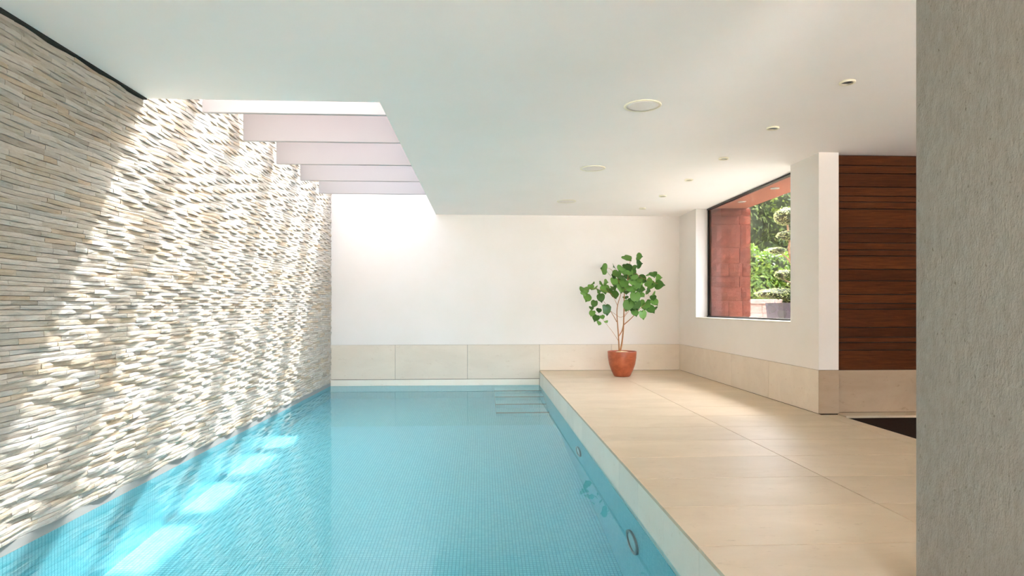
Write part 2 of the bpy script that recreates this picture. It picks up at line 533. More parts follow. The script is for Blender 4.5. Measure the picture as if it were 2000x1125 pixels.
# floor base (grout) and tiles
mb = MB()
mb.box(XP + 0.02, PX0 - 0.001, YF, YB + 0.02, -0.28, -0.02)
mb.box(PX0 - 0.001, XFAR, PY1 + 0.001, YC + 0.02, -0.28, -0.02)
mb.box(PX0 - 0.001, XFAR, YF, PY0, -0.28, -0.02)
mb.box(XL - 0.3, XP + 0.02, YF, YPN - 0.02, -0.28, -0.02)
mb.box(PX0 - 0.001, XFAR, PY0, PY1 + 0.001, -0.28, -0.20)
fl = S(mb.build('floor', MAT['grout']))
rows = [YB - 0.002]
y = 2.58 + 0.515 * 14
while y > -2.5:
    rows.append(y); y -= 0.515
G = 0.0028
for b, a in zip(rows[:-1], rows[1:]):
    for c, (x0, x1) in enumerate(((XP, 2.05), (2.05, 3.2))):
        if a > YA - 0.2 and c == 1: x1 = XR - 0.001
        box('floor_tile', x0 + (0 if c == 0 else G), x1 - G, a + G, b - G, -0.02, 0.0, MAT['tile'], fl, 0.001)
    if b < 5.75:
        if a >= PY0 - 0.3: box('floor_tile', 3.2 + G, PX0, a + G, b - G, -0.02, 0.0, MAT['tile'], fl, 0.001)
box('floor_tile', 3.407, 4.10 - G, PY1, YC - 0.01, -0.02, 0.0, MAT['tile'], fl, 0.001)
box('floor_tile', 4.10 + G, XFAR, PY1, YC - 0.01, -0.02, 0.0, MAT['tile'], fl, 0.001)
# fascia slabs down to the water
for b, a in zip(rows[:-1], rows[1:]):
    if a > YPN - 0.6:
        box('fascia_slab', XP + 0.003, XP + 0.02, a + 0.001, b - 0.001, -0.30, -0.021, MAT['coping'], fl, 0.0008)
for x0, x1 in ((-2.40, -1.3), (-1.3, -0.2), (-0.2, 0.92)):
    for y0 in (0.38, -0.135, -0.65, -1.165, -1.68, -2.195):
        box('floor_tile', x0 + G, x1 - G, y0 + G, min(y0 + 0.515, YPN) - G, -0.02, 0.0, MAT['tile'], fl, 0.001)
mat_ = box('entrance_mat', PX0 + 0.004, PX1 - 0.05, PY0 + 0.01, PY1 - 0.004, -0.20, -0.022, MAT['coir'], None, 0.004)
tag(mat_, 'dark brown mat sunk in the floor well before the timber wall', 'mat')

# pool basin
mb = MB()
mb.box(XL - 0.25, XP + 0.25, YPN - 0.25, YB + 0.25, ZP - 0.2, ZP)                 # bottom
mb.box(XL - 0.25, XL, YPN - 0.25, YB + 0.25, ZP, ZW - 0.002 + 0.0)                # left
mb.box(XP, XP + 0.25, YPN - 0.25, YB + 0.25, ZP, -0.301)                          # right
mb.box(XL, XP, YB, YB + 0.25, ZP, -0.275)                                         # far end
mb.box(XL, XP, YPN - 0.25, YPN, ZP, -0.281)                                       # near end
basin = S(mb.build('pool_basin', MAT['mosaic']))
YST = [9.49, 9.13, 8.77, 8.41]
for yn, d in zip(YST, (0.28, 0.52, 0.79, 1.04)):
    box('step', 0.19, XP - 0.001, yn, YB - 0.001 if yn == YST[0] else yn + 0.36 - 0.001, ZP + 0.001, ZW - d, MAT['mosaic'], basin, 0.004)
for yn, d in zip(YST, (0.28, 0.52, 0.79, 1.04)):
    box('riser_shade_strip', 0.186, XP - 0.002, yn - 0.004, yn + 0.035, ZW - d - 0.035, ZW - d + 0.003, MAT['riser_shade'], basin, 0.001)  # dark strips added on the step edges for the shade of the risers
# waterline band of mosaic under the stone
S(box('trim_3', XL - 0.2, XL - 0.001, YPN - 0.25, YB - 0.005, ZW - 0.12, -0.178, MAT['strip']))

# water
me = bpy.data.meshes.new('pool_water')
me.from_pydata([(XL - 0.004, YPN - 0.01, ZW), (XP + 0.004, YPN - 0.01, ZW), (XP + 0.004, YB + 0.004, ZW), (XL - 0.004, YB + 0.004, ZW)], [], [(0, 1, 2, 3)])
me.polygons[0].use_smooth = True
water = link('pool_water', me, MAT['water'])
tag(water, 'clear still turquoise water filling the long indoor pool', 'water', kind='stuff')
water.cycles.is_caustics_caster = True
basin.cycles.is_caustics_receiver = True
for ch in bpy.data.objects:
    if ch.parent == basin: ch.cycles.is_caustics_receiver = True
bpy.data.objects['trim_3'].cycles.is_caustics_receiver = True

# ------------------------------------------------------------------ ledgestone wall
wl = S(box('wall_left', XL - 0.3, XL - 0.022, YF, YB + 0.02, -0.30, ZT, MAT['dark']))
rnd = random.Random(11)
PAL = [rgb(200, 194, 184), rgb(206, 202, 195), rgb(190, 185, 174), rgb(196, 184, 165), rgb(190, 189, 184), rgb(201, 187, 168), rgb(178, 172, 162)]
WT = [7, 8, 6, 3, 4, 2, 2]
pieces = []
def proj(X, Y, Z):
    th = math.atan(58 / 1200); s_, c_ = math.sin(th), math.cos(th)
    zc = X * s_ + Y * c_; xc = X * c_ - Y * s_
    return 1000 + 1200 * xc / zc, 600 - 1200 * (Z - CAM_H) / zc
z = -0.176
ci = 0
AMP, PER = 0.018, 0.42
while z < ZT - 0.03:
    h = rnd.choice((0.024, 0.026, 0.028, 0.030, 0.033))
    ph = (ci * 0.382 + rnd.uniform(-0.13, 0.13)) % 1.0
    per = PER * rnd.uniform(0.9, 1.12)
    jit = rnd.uniform(0, 50)
    def dep(y, ph=ph, per=per, jit=jit):
        t_ = y / per + ph + 0.12 * math.sin(y * 1.7 + jit)
        c = 0.5 + 0.5 * math.cos(2 * PI * t_)
        tri = abs(2 * (t_ % 1.0) - 1)
        return AMP * (0.45 * c + 0.55 * tri)
    rnd.uniform(0, 0.2)
    y = 1.0 + rnd.uniform(-0.2, 0.1)
    while y < YB - 0.02:
        L = rnd.choice((0.12, 0.18, 0.24, 0.3, 0.36, 0.42)) * rnd.uniform(0.85, 1.15)
        # many joints sit on the crest of the wave
        y1 = min(y + L, YB - 0.005)
        if rnd.random() < 0.45:
            tcr = round((y1) / per + ph); yc = (tcr - ph) * per
            if y + 0.08 < yc < YB - 0.06: y1 = yc + rnd.uniform(-0.02, 0.02)
        if YB - 0.005 - y1 < 0.06: y1 = YB - 0.005
        ztop = z + h - 0.0012
        if y < YS and ztop > ZC - 0.012:
            if z > ZC - 0.022:
                y = YS - 0.004
                y1 = y + L
            else:
                ztop = ZC - 0.0125
                if y1 > YS: y1 = YS - 0.005
        y1 = max(y1, y + 0.04)
        if not (z > ZC - 0.022 and y < YS - 0.01):
            pieces.append((y + 0.0007, y1 - 0.0007, z + rnd.uniform(0, 0.0008), ztop - rnd.uniform(0, 0.0012), dep, rnd.uniform(-0.0012, 0.0015), rnd.uniform(-0.012, 0.012)))
        y = y1
    z += h
    ci += 1

def piece_geo(p):
    y0, y1, z0, z1, dep, dx, yaw = p
    n = max(2, min(7, int(round((y1 - y0) / 0.045))))
    v = []; f = []
    ym = (y0 + y1) / 2
    for i in range(n + 1):
        y = y0 + (y1 - y0) * i / n
        x = XL + dep(y) * 1.0 + dx + yaw * (y - ym) * 0.5 - 0.004
        e1 = rnd.uniform(-0.0022, 0.0022); e2 = rnd.uniform(-0.0022, 0.0022); e3 = rnd.uniform(0, 0.003)
        zm = (z0 + z1) / 2 + rnd.uniform(-0.003, 0.003)
        v += [(XL - 0.024, y, z0), (x + e1, y, z0 + 0.0005), (x + e3, y, zm), (x + e2 - 0.0005, y, z1), (XL - 0.024, y, z1)]
    for i in range(n):
        a = 5 * i; b = a + 5
        for k_ in range(4):
            f.append((a + k_, b + k_, b + k_ + 1, a + k_ + 1))
    f.append((4, 3, 2, 1, 0))
    e = 5 * n
    f.append((e, e + 1, e + 2, e + 3, e + 4))
    c = rnd.choices(PAL, WT)[0]
    g = rnd.uniform(0.94, 1.03)
    c = (min(1, c[0] * g), min(1, c[1] * g), min(1, c[2] * g), 1)
    return v, f, c

def area(p):
    y0, y1, z0, z1 = p[:4]
    if y0 < 2.9: return 0
    u0, va = proj(XL, y0, z0); u1, vb = proj(XL, y1, z1)
    if u1 < 5 or va < 0 or va > 1125 or vb < 0: return 0
    if z0 > 2.62: return 0
    return (u1 - max(0, u0)) * (z1 - z0) * 1200 / y0

order = sorted(range(len(pieces)), key=lambda i: -area(pieces[i]))
single = set(order[:296])
AV, AF, AC = [], [], []
def paint(me, cols):
    at_ = me.color_attributes.new('tint', 'FLOAT_COLOR', 'POINT')
    at_.data.foreach_set('color', np.array(cols, dtype=np.float32).ravel())
for i, p in enumerate(pieces):
    v, f, c = piece_geo(p)
    if i in single:
        me = bpy.data.meshes.new('stone_strip')
        me.from_pydata(v, [], f)
        paint(me, [c] * len(v))
        link('stone_strip', me, MAT['stone'], wl)
    else:
        n0 = len(AV)
        AV += v; AF += [tuple(n0 + q for q in ff) for ff in f]; AC += [c] * len(v)
me = bpy.data.meshes.new('stone_strips')
me.from_pydata(AV, [], AF)
paint(me, AC)
o = link('ledgestone', me, MAT['stone'], wl)
tag(o, kind='stuff')

# stone wall behind the camera region stays a plain strip
box('stone_return', XL - 0.022, XL, YF, 0.8, -0.165, ZC - 0.03, MAT['skirt'], wl)

# ------------------------------------------------------------------ skylight beams
beam_lab = ['white skylight beam nearest the front edge of the opening, first of five',
            'white skylight beam directly behind the frontmost one',
            'white skylight beam in the middle of the five',
            'white skylight beam between the middle one and the one by the back wall',
            'white skylight beam farthest back, closest to the white end wall']
for i, y in enumerate((5.30, 6.19, 7.17, 8.09, 9.0)):
    me = MB().box(XL + 0.04, XE - 0.001, -0.022, 0.022, 0, 0.46).mesh('skylight_beam')
    bm = bmesh.new(); bm.from_mesh(me)
    bmesh.ops.bevel(bm, geom=bm.edges[:], offset=0.003, segments=1, affect='EDGES')
    bm.to_mesh(me); bm.free()
    o = link('skylight_beam', me, MAT['beam'], None, (0, y + 0.022, 2.665))
    tag(o, beam_lab[i], 'beam', 'beams across the skylight')

# tinted glass added over the opening to dim the daylight, one pane per bay
gm = bpy.data.materials.new('added_tinted_skylight_glass')
gm.use_nodes = True
t = gm.node_tree; t.nodes.clear()
tr = t.nodes.new('ShaderNodeBsdfTransparent'); tr.inputs[0].default_value = (0.40, 0.405, 0.41, 1)
gs = t.nodes.new('ShaderNodeBsdfGlossy'); gs.inputs['Roughness'].default_value = 0.02
mx = t.nodes.new('ShaderNodeMixShader'); mx.inputs[0].default_value = 0.06
out = t.nodes.new('ShaderNodeOutputMaterial')
t.links.new(tr.outputs[0], mx.inputs[1]); t.links.new(gs.outputs[0], mx.inputs[2]); t.links.new(mx.outputs[0], out.inputs[0])
sk = S(empty('window_added_skylight', (-1.57, 7.1, ZT)))
yy = [YS - 0.05, 5.322, 6.212, 7.192, 8.112, 9.022, YB + 0.1]
for a, b in zip(yy[:-1], yy[1:]):
    o = box('added_dimming_pane', XL - 0.1 + 1.57, XE + 0.05 + 1.57, a + 0.004 - 7.1, b - 0.004 - 7.1, 0.002, 0.022, gm, sk)

# ------------------------------------------------------------------ ceiling fittings
def fit(name, x, y, label, cat, group):
    o = empty(name, (x, y, ZC)); tag(o, label, cat, group); return o
sp_lab = ['largest round ceiling speaker, nearest the camera, with a cream rim',
          'middle one of the three faint round ceiling speakers',
          'faintest round ceiling speaker, nearest the back wall']
for i, y in enumerate((4.456, 6.49, 8.53)):
    o = fit('ceiling_speaker', 1.174, y, sp_lab[i], 'speaker', 'round speakers in the ceiling')
    lathe('rim', [(0.118, -0.0005), (0.135, -0.0005), (0.137, -0.004), (0.131, -0.008), (0.118, -0.007)], MAT['cream'], o, n=48, cap=False)
    lathe('grille', [(0.1175, -0.0005), (0.1175, -0.005), (0.09, -0.006), (0.01, -0.0062)], MAT['grille'], o, n=48)
dl_lab = ['recessed ceiling downlight nearest the rendered wall, the largest in view', 'second downlight from the rendered wall, above the timber wall end',
          'third downlight from the rendered wall, near the front end of the window', 'fourth ceiling downlight of the row, beside the window head',
          'fifth ceiling downlight of the row, above the far half of the window', 'smallest and farthest ceiling downlight, nearest the back wall']
for i, y in enumerate((3.917, 4.95, 5.984, 7.011, 8.04, 9.07)):
    o = fit('ceiling_downlight', 2.39, y, dl_lab[i], 'ceiling light', 'row of ceiling downlights')
    lathe('ring', [(0.036, -0.0005), (0.049, -0.0005), (0.050, -0.012), (0.046, -0.015), (0.036, -0.013)], MAT['cream'], o, n=32, cap=False)
    lathe('baffle', [(0.0355, -0.0005), (0.0355, -0.0035), (0.020, -0.0045), (0.004, -0.003)], MAT['steel'], o, n=32)

# ------------------------------------------------------------------ pool lights on the right underwater wall
def ring_x(name, r0, r1, x0, x1, mat, parent, loc):
    bm = bmesh.new(); n = 36
    P_ = [(r0, x0), (r1, x0), (r1, x1), (r0, x1)]
    rs = [[bm.verts.new((x, r * math.cos(2 * PI * k_ / n), r * math.sin(2 * PI * k_ / n))) for k_ in range(n)] for r, x in P_]
    for a in range(4):
        A, B = rs[a], rs[(a + 1) % 4]
        for k_ in range(n): bm.faces.new((A[k_], A[(k_ + 1) % n], B[(k_ + 1) % n], B[k_]))
    bmesh.ops.recalc_face_normals(bm, faces=bm.faces[:])
    me = bpy.data.meshes.new(name); bm.to_mesh(me); bm.free()
    return link(name, me, mat, parent)
for y, lb in ((3.71, 'round steel-rimmed underwater pool light nearer the camera'), (5.81, 'small round underwater pool light farther along the deck side')):
    o = empty('pool_light', (XP, y, ZW - 0.49)); tag(o, lb, 'pool light', 'underwater lights in the pool side')
    a = ring_x('ring', 0.105, 0.135, -0.014, -0.001, MAT['steel'], o, None)
    b = ring_x('lens', 0.003, 0.1045, -0.006, -0.001, MAT['lens'], o, None)
    a.cycles.is_caustics_receiver = True; b.cycles.is_caustics_receiver = True

# ------------------------------------------------------------------ potted plant
PXc, PYc = 2.06, 8.98
plant = empty('potted_plant', (PXc, PYc, 0.0))
tag(plant, 'leafy green potted plant with thin woody stems in a rust brown pot', 'plant')
lathe('pot', [(0.108, 0.002), (0.120, 0.012), (0.158, 0.09), (0.190, 0.18), (0.207, 0.28), (0.212, 0.365), (0.210, 0.372), (0.203, 0.372), (0.200, 0.355), (0.196, 0.30)], MAT['pot'], plant, n=48)
rnd = random.Random(3)
lathe('pebbles', [(0.196, 0.335), (0.12, 0.352), (0.07, 0.368), (0.005, 0.375)], MAT['soil'], plant, n=32)
def cp(cx, cy, d=0.0):
    return ((cx - 431) / 496, d, (1031 - cy) / 496)
bm = bmesh.new()
stems = [([(412, 868, 0), (428, 800, .0), (441, 700, .01), (444, 600, .0), (447, 500, .01), (452, 420, .02), (470, 330, .0), (486, 230, .0), (492, 180, .0)], .0125, .003),
         ([(412, 862, .01), (404, 740, -.01), (395, 650, -.03), (388, 560, -.05), (395, 500, -.05), (410, 440, -.08), (420, 360, -.1)], .0105, .003),
         ([(404, 740, -.01), (432, 700, .02), (446, 640, .01)], .008, .007),
         ([(444, 655, .01), (478, 622, -.03), (505, 590, -.08), (545, 540, -.12), (585, 500, -.15)], .008, .002),
         ([(388, 632, -.04), (368, 585, .02), (345, 540, .08), (300, 470, .12)], .006, .002),
         ([(404, 770, 0), (370, 710, .06), (318, 640, .1), (282, 600, .12)], .0035, .0015),
         ([(447, 520, .01), (470, 560, .05), (430, 600, .06), (380, 570, .08), (340, 540, .1)], .003, .002),
         ([(395, 520, -.05), (375, 470, -.02), (355, 430, .0), (320, 385, .02)], .004, .0015),
         ([(447, 560, .01), (480, 510, .08), (530, 450, .12), (570, 420, .14), (620, 380, .15), (650, 290, .15)], .0045, .0015),
         ([(444, 600, .0), (500, 540, .1), (560, 440, .18), (620, 400, .15), (670, 480, .12)], .004, .0015),
         ([(452, 420, .02), (420, 350, .05), (390, 280, .08), (350, 240, .1), (320, 240, .1)], .004, .0015),
         ([(470, 330, .0), (520, 280, -.06), (560, 310, -.1), (640, 340, -.12), (690, 360, -.12)], .004, .0015),
         ([(355, 430, .0), (280, 400, -.05), (210, 390, -.06), (150, 400, -.06)], .003, .0012),
         ([(300, 470, .12), (250, 480, .1), (225, 500, .1)], .0025, .0012)]
for pts, r0, r1 in stems:
    sp_ = spline([cp(*q) for q in pts], 5)
    tube_bm(bm, sp_, [r0 + (r1 - r0) * i / (len(sp_) - 1) for i in range(len(sp_))], 8)
me = bpy.data.meshes.new('stem'); bm.to_mesh(me); bm.free()
for p in me.polygons: p.use_smooth = True
link('stem', me, MAT['stem'], plant)
tag(bpy.data.objects['stem'])

def leaf_mesh(seed, cup=0.18, fold=0.12):
    r = random.Random(seed)
    # heart outline, unit length, tip at +Y
    half = [(0.0, -0.40), (0.18, -0.49), (0.38, -0.40), (0.49, -0.17), (0.47, 0.10), (0.33, 0.31), (0.13, 0.48), (0.0, 0.64)]
    mid = [(0.0, -0.40), (0.0, -0.30), (0.0, -0.18), (0.0, -0.05), (0.0, 0.12), (0.0, 0.32), (0.0, 0.47), (0.0, 0.64)]
    v = []; f = []
    def zz(x, y): return fold * abs(x) - cup * (y * y) - 0.25 * x * x + 0.04 * math.sin(9 * y + seed) * abs(x) * 2
    for x, y in mid: v.append((x, y, zz(x, y)))
    for sgn in (1, -1):
        n0 = len(v)
        for x, y in half[1:-1]:
            w = 1 + r.uniform(-0.06, 0.06)
            v.append((sgn * x * 0.5 * w, (y + mid[3][1] * 0) * 0.9, zz(x * .5, y) - 0.01))
        n1 = len(v)
        for x, y in half[1:-1]:
            w = 1 + r.uniform(-0.05, 0.05)
            v.append((sgn * x * w, y, zz(x * w, y)))
        m_ = len(half) - 2
        for i in range(m_ - 1):
            q = (n0 + i, n0 + i + 1, n1 + i + 1, n1 + i)
            f.append(q if sgn > 0 else q[::-1])
            q = (i + 1, i + 2, n0 + i + 1, n0 + i)
            f.append(q if sgn > 0 else q[::-1])
        for q in ((0, 1, n0), (0, n0, n1), (m_, m_ + 1, n0 + m_ - 1), (n0 + m_ - 1, m_ + 1, n1 + m_ - 1)):
            f.append(q if sgn < 0 else q[::-1])
    me = bpy.data.meshes.new('leaf'); me.from_pydata(v, [], f); me.update()
    for p in me.polygons: p.use_smooth = True
    me.materials.append(MAT['leaf'])
    return me
LM = [leaf_mesh(s, c, fo) for s, c, fo in ((1, .12, .16), (2, .22, .1), (3, .3, .2), (4, .1, .05), (5, .4, .14))]
# (cx, cy, width px, roll deg: direction of the tip in the picture, 0 = down, tilt: 1 = facing camera, 0 = edge on)
LV = [(455, 168, 68, 20, .6), (537, 160, 58, 80, .3), (535, 215, 62, 95, .55), (320, 240, 80, -95, .5), (380, 225, 48, -60, .3),
      (330, 280, 50, -50, .2), (460, 232, 70, 10, .75), (405, 245, 60, -30, .7), (430, 270, 62, -10, .7), (500, 262, 62, 40, .7),
      (385, 280, 64, -25, .75), (408, 310, 44, 0, .7), (465, 275, 55, 15, .8), (365, 300, 40, -40, .8), (516, 303, 56, 20, .95),
      (372, 335, 56, -10, .95), (450, 335, 66, 5, .95), (430, 355, 60, -10, .9), (470, 365, 60, 15, .9), (410, 385, 66, -10, .95),
      (378, 428, 64, 5, .9), (318, 388, 66, 5, .95), (360, 385, 46, -10, .7), (522, 362, 70, 10, .95), (490, 345, 55, 0, .8),
      (562, 345, 62, 40, .9), (590, 315, 72, 50, .8), (615, 345, 66, 60, .8), (650, 360, 60, 70, .7), (685, 362, 66, 80, .45),
      (703, 355, 52, 60, .2), (545, 325, 55, 20, .8), (640, 285, 56, 10, .7), (622, 285, 46, 30, .3), (692, 310, 52, 90, .25),
      (640, 402, 62, 70, .45), (660, 425, 42, 60, .35), (585, 392, 44, 80, .3), (560, 435, 50, 30, .6), (458, 412, 52, 5, .5),
      (470, 452, 44, 10, .5), (515, 450, 72, 0, 1), (462, 510, 72, -20, 1), (530, 505, 76, 10, 1), (575, 495, 56, 20, .9),
      (595, 510, 60, 30, .9), (510, 565, 52, 10, .8), (578, 578, 60, 10, 1), (645, 538, 62, 30, .9), (620, 525, 44, 10, .7),
      (640, 455, 46, 10, .8), (668, 485, 54, 30, .9), (685, 530, 40, 20, .4), (655, 480, 40, -10, .7), (535, 545, 55, 0, .8),
      (490, 530, 50, -10, .8), (188, 448, 72, -30, .9), (155, 395, 56, -20, .8), (140, 430, 44, -10, .6), (175, 385, 48, 20, .7),
      (205, 375, 44, 10, .9), (232, 382, 46, 40, .4), (208, 352, 26, 50, .3), (275, 352, 40, -60, .35), (305, 343, 46, 80, .2),
      (265, 400, 44, -30, .4), (258, 415, 42, -60, .5), (266, 455, 56, 10, 1), (224, 498, 48, -15, 1), (212, 530, 34, -10, .8),
      (214, 568, 46, -10, .9), (257, 546, 40, -10, .8), (303, 540, 70, 5, 1), (325, 560, 44, 25, .8), (245, 602, 52, -20, .9),
      (275, 595, 38, 20, .7), (270, 640, 38, -30, .8), (296, 628, 28, 20, .5), (340, 405, 40, 10, .6), (395, 360, 50, -20, .8),
      (545, 400, 40, 10, .7), (505, 325, 50, 20, .8), (500, 395, 56, 5, .8), (440, 385, 50, 0, .7),
      (480, 300, 56, 20, .8), (430, 300, 52, -20, .7), (405, 330, 58, -15, .8), (530, 385, 56, 10, .85), (570, 365, 54, 30, .8), (495, 485, 60, -10, .9), (548, 470, 56, 15, .85), (600, 330, 48, 45, .6), (350, 395, 50, -10, .7), (510, 235, 50, 30, .6), (540, 435, 50, 0, .7), (170, 410, 50, 10, .7), (465, 390, 56, 10, .8)]
rnd = random.Random(8)
for i, (cx, cy, w, roll, tilt) in enumerate(LV):
    x, _, z = cp(cx, cy)
    dy = rnd.uniform(-0.2, 0.2) * (0.55 + 0.45 * (1 - abs(x)))
    L = w / 496 * 1.12
    o = link('leaf', LM[i % 5], None, plant)
    # leaf normal: towards the camera (-Y) for tilt 1, up for tilt 0; tip points down at roll 0
    tl = math.asin(min(1, tilt)) * 0.92
    Mx = Matrix.Rotation(math.radians(rnd.uniform(-25, 25)), 4, 'Z') @ Matrix.Rotation(math.radians(roll), 4, 'Y').inverted() @ Matrix.Rotation(tl, 4, 'X') @ Matrix.Rotation(PI, 4, 'Z')
    o.matrix_local = Matrix.Translation((x, dy, z)) @ Mx @ Matrix.Scale(L, 4)

# ------------------------------------------------------------------ outside: sandstone return, soffit
YO = 9.0
wo_ = S(box('wall_outside', XG + 0.02, 4.00, YO + 0.03, YO + 0.7, 0.2, ZC - 0.001, MAT['mortar']))
zr = [2.497, 2.389, 2.252, 1.909, 1.676, 1.478, 1.315, 1.11, 0.877, 0.65, 0.4]
rnd = random.Random(21)
def rough_block(name, x0, x1, yf, yb, z0, z1, mat, parent, amp=0.012):
    nx = max(2, int((x1 - x0) / 0.06)); nz = max(2, int((z1 - z0) / 0.06))
    nx = min(nx, 6); nz = min(nz, 5)
    v = []; f = []
    for j in range(nz + 1):
        for i in range(nx + 1):
            e = i in (0, nx) or j in (0, nz)
            v.append((x0 + (x1 - x0) * i / nx, yf + (0.010 if e else rnd.uniform(-amp, 0.006)), z0 + (z1 - z0) * j / nz))
    for j in range(nz):
        for i in range(nx):
            a = j * (nx + 1) + i
            f.append((a, a + 1, a + nx + 2, a + nx + 1))
    n0 = len(v)
    c = [0, nx, (nz + 1) * (nx + 1) - 1, nz * (nx + 1)]
    for q in c: v.append((v[q][0], yb, v[q][2]))
    bot = list(range(0, nx + 1)); top = [nz * (nx + 1) + i for i in range(nx + 1)]
    lf = [j * (nx + 1) for j in range(nz + 1)]; rt = [j * (nx + 1) + nx for j in range(nz + 1)]
    f.append(tuple(bot[::-1] + [n0, n0 + 1])); f.append(tuple(top + [n0 + 2, n0 + 3]))
    f.append(tuple(lf + [n0 + 3, n0])); f.append(tuple(rt[::-1] + [n0 + 1, n0 + 2]))
    me = bpy.data.meshes.new(name); me.from_pydata(v, [], f); me.update()
    return link(name, me, mat, parent)
for j, (b, a) in enumerate(zip(zr[:-1], zr[1:])):
    cuts = [XG + 0.02, 3.87 - 0.03 * (j % 2), 4.01]
    if b - a > 0.22 and j % 2 == 0: cuts = [XG + 0.02, 3.62, 3.87, 4.01]
    if b - a > 0.3: cuts = [XG + 0.02, 3.86, 4.01]
    if j in (4, 7): cuts = [XG + 0.02, 3.68, 3.89, 4.01]
    for x0, x1 in zip(cuts[:-1], cuts[1:]):
        rough_block('sandstone_block', x0 + 0.003, x1 - 0.003, YO, YO + 0.03, a + 0.004, b - 0.004, MAT['sandstone'], wo_, 0.014)
# end face blocks of the return
for j, (b, a) in enumerate(zip(zr[:-1], zr[1:])):
    box('sandstone_block', 4.001, 4.018, YO + 0.032, YO + 0.69, a + 0.004, b - 0.004, MAT['sandstone'], wo_, 0.004)
sof = S(box('ceiling_outside', XG + 0.0, 3.955, W0, 9.9, ZC, ZT, MAT['soffit']))
for (x, y), lb in (((3.623, 7.456), 'soffit downlight outside the window, nearer the camera'), ((3.631, 8.439), 'soffit downlight outside, close to the sandstone return')):
    o = empty('soffit_downlight', (x, y, ZC)); tag(o, lb, 'ceiling light', 'downlights in the outside soffit')
    lathe('ring', [(0.030, -0.0005), (0.055, -0.0005), (0.056, -0.006), (0.050, -0.010), (0.030, -0.009)], MAT['white'], o, n=28, cap=False)
    lathe('lens', [(0.0295, -0.0005), (0.0295, -0.003), (0.004, -0.004)], MAT['grille'], o, n=28)

# ------------------------------------------------------------------ garden
S(box('ground_garden', 3.66, 16, 6.27, 22, 0.1, 0.45, MAT['earth']))
def leaves_mesh(name, centres, normals, size, seed, jitter=0.8):
    g = np.random.default_rng(seed)
    n = len(centres)
    c = np.array(centres); nr_ = np.array(normals) + g.normal(0, jitter, (n, 3))
    nr_ /= np.linalg.norm(nr_, axis=1)[:, None] + 1e-9
    r = g.normal(0, 1, (n, 3))
    t1 = np.cross(nr_, r); t1 /= np.linalg.norm(t1, axis=1)[:, None] + 1e-9
    t2 = np.cross(nr_, t1)
    s_ = size * g.uniform(0.7, 1.3, (n, 1))
    P0 = c - t1 * s_; P2 = c + t1 * s_
    P1 = c + t2 * s_ * 0.45 + nr_ * s_ * 0.12; P3 = c - t2 * s_ * 0.45 + nr_ * s_ * 0.12
    V = np.stack([P0, P1, P2, P3], 1).reshape(-1, 3)
    F = np.arange(4 * n).reshape(-1, 4)
    me = bpy.data.meshes.new(name)
    me.from_pydata(V.tolist(), [], F.tolist()); me.update()
    return me
def ell(cx, cy, cz, rx, ry, rz, n, g, fill=0.25):
    d = g.normal(0, 1, (n, 3)); d /= np.linalg.norm(d, axis=1)[:, None]
    k_ = 1 - fill * g.random((n, 1)) ** 1.5
    return (np.array([cx, cy, cz]) + d * k_ * np.array([rx, ry, rz])), d
def blob(name, cx, cy, cz, rx, ry, rz, mat, parent, seed):
    bm = bmesh.new()
    bmesh.ops.create_icosphere(bm, subdivisions=3, radius=1)
    for v in bm.verts:
        q = 1 + 0.18 * noise.noise(v.co * 2.5 + Vector((seed, 0, 0)))
        v.co = Vector((cx + v.co.x * rx * q, cy + v.co.y * ry * q, cz + v.co.z * rz * q))
    me = bpy.data.meshes.new(name); bm.to_mesh(me); bm.free()
    return link(name, me, mat, parent)
def bush(name, base, blobs, leaf, n, mat, label, cat, group, seed, trunk=None, core=0.8):
    o = empty(name, base); tag(o, label, cat, group)
    g = np.random.default_rng(seed)
    Cn, Nn = [], []
    tot_ = sum(b[3] * b[5] for b in blobs)
    for k_, b in enumerate(blobs):
        c, d = ell(*b, int(n * b[3] * b[5] / tot_), g)
        Cn.append(c); Nn.append(d)
        if core: 
            pass
    me = leaves_mesh('foliage', np.concatenate(Cn), np.concatenate(Nn), leaf, seed)
    f = link('foliage', me, mat, o); f['kind'] = 'stuff'
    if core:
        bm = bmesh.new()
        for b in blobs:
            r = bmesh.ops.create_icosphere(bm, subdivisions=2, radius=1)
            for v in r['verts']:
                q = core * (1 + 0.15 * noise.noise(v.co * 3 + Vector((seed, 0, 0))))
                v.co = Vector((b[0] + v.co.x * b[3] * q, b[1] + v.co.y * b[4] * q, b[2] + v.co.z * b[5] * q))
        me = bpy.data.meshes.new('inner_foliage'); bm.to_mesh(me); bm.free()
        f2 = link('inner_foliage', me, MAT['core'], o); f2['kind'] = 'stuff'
    if trunk:
        bm = bmesh.new()
        for pts, r0, r1 in trunk:
            s_ = spline(pts, 5)
            tube_bm(bm, s_, [r0 + (r1 - r0) * i / (len(s_) - 1) for i in range(len(s_))], 10)
        me = bpy.data.meshes.new('trunk'); bm.to_mesh(me); bm.free()
        for p in me.polygons: p.use_smooth = True
        link('trunk', me, MAT['trunk'], o)
    return o
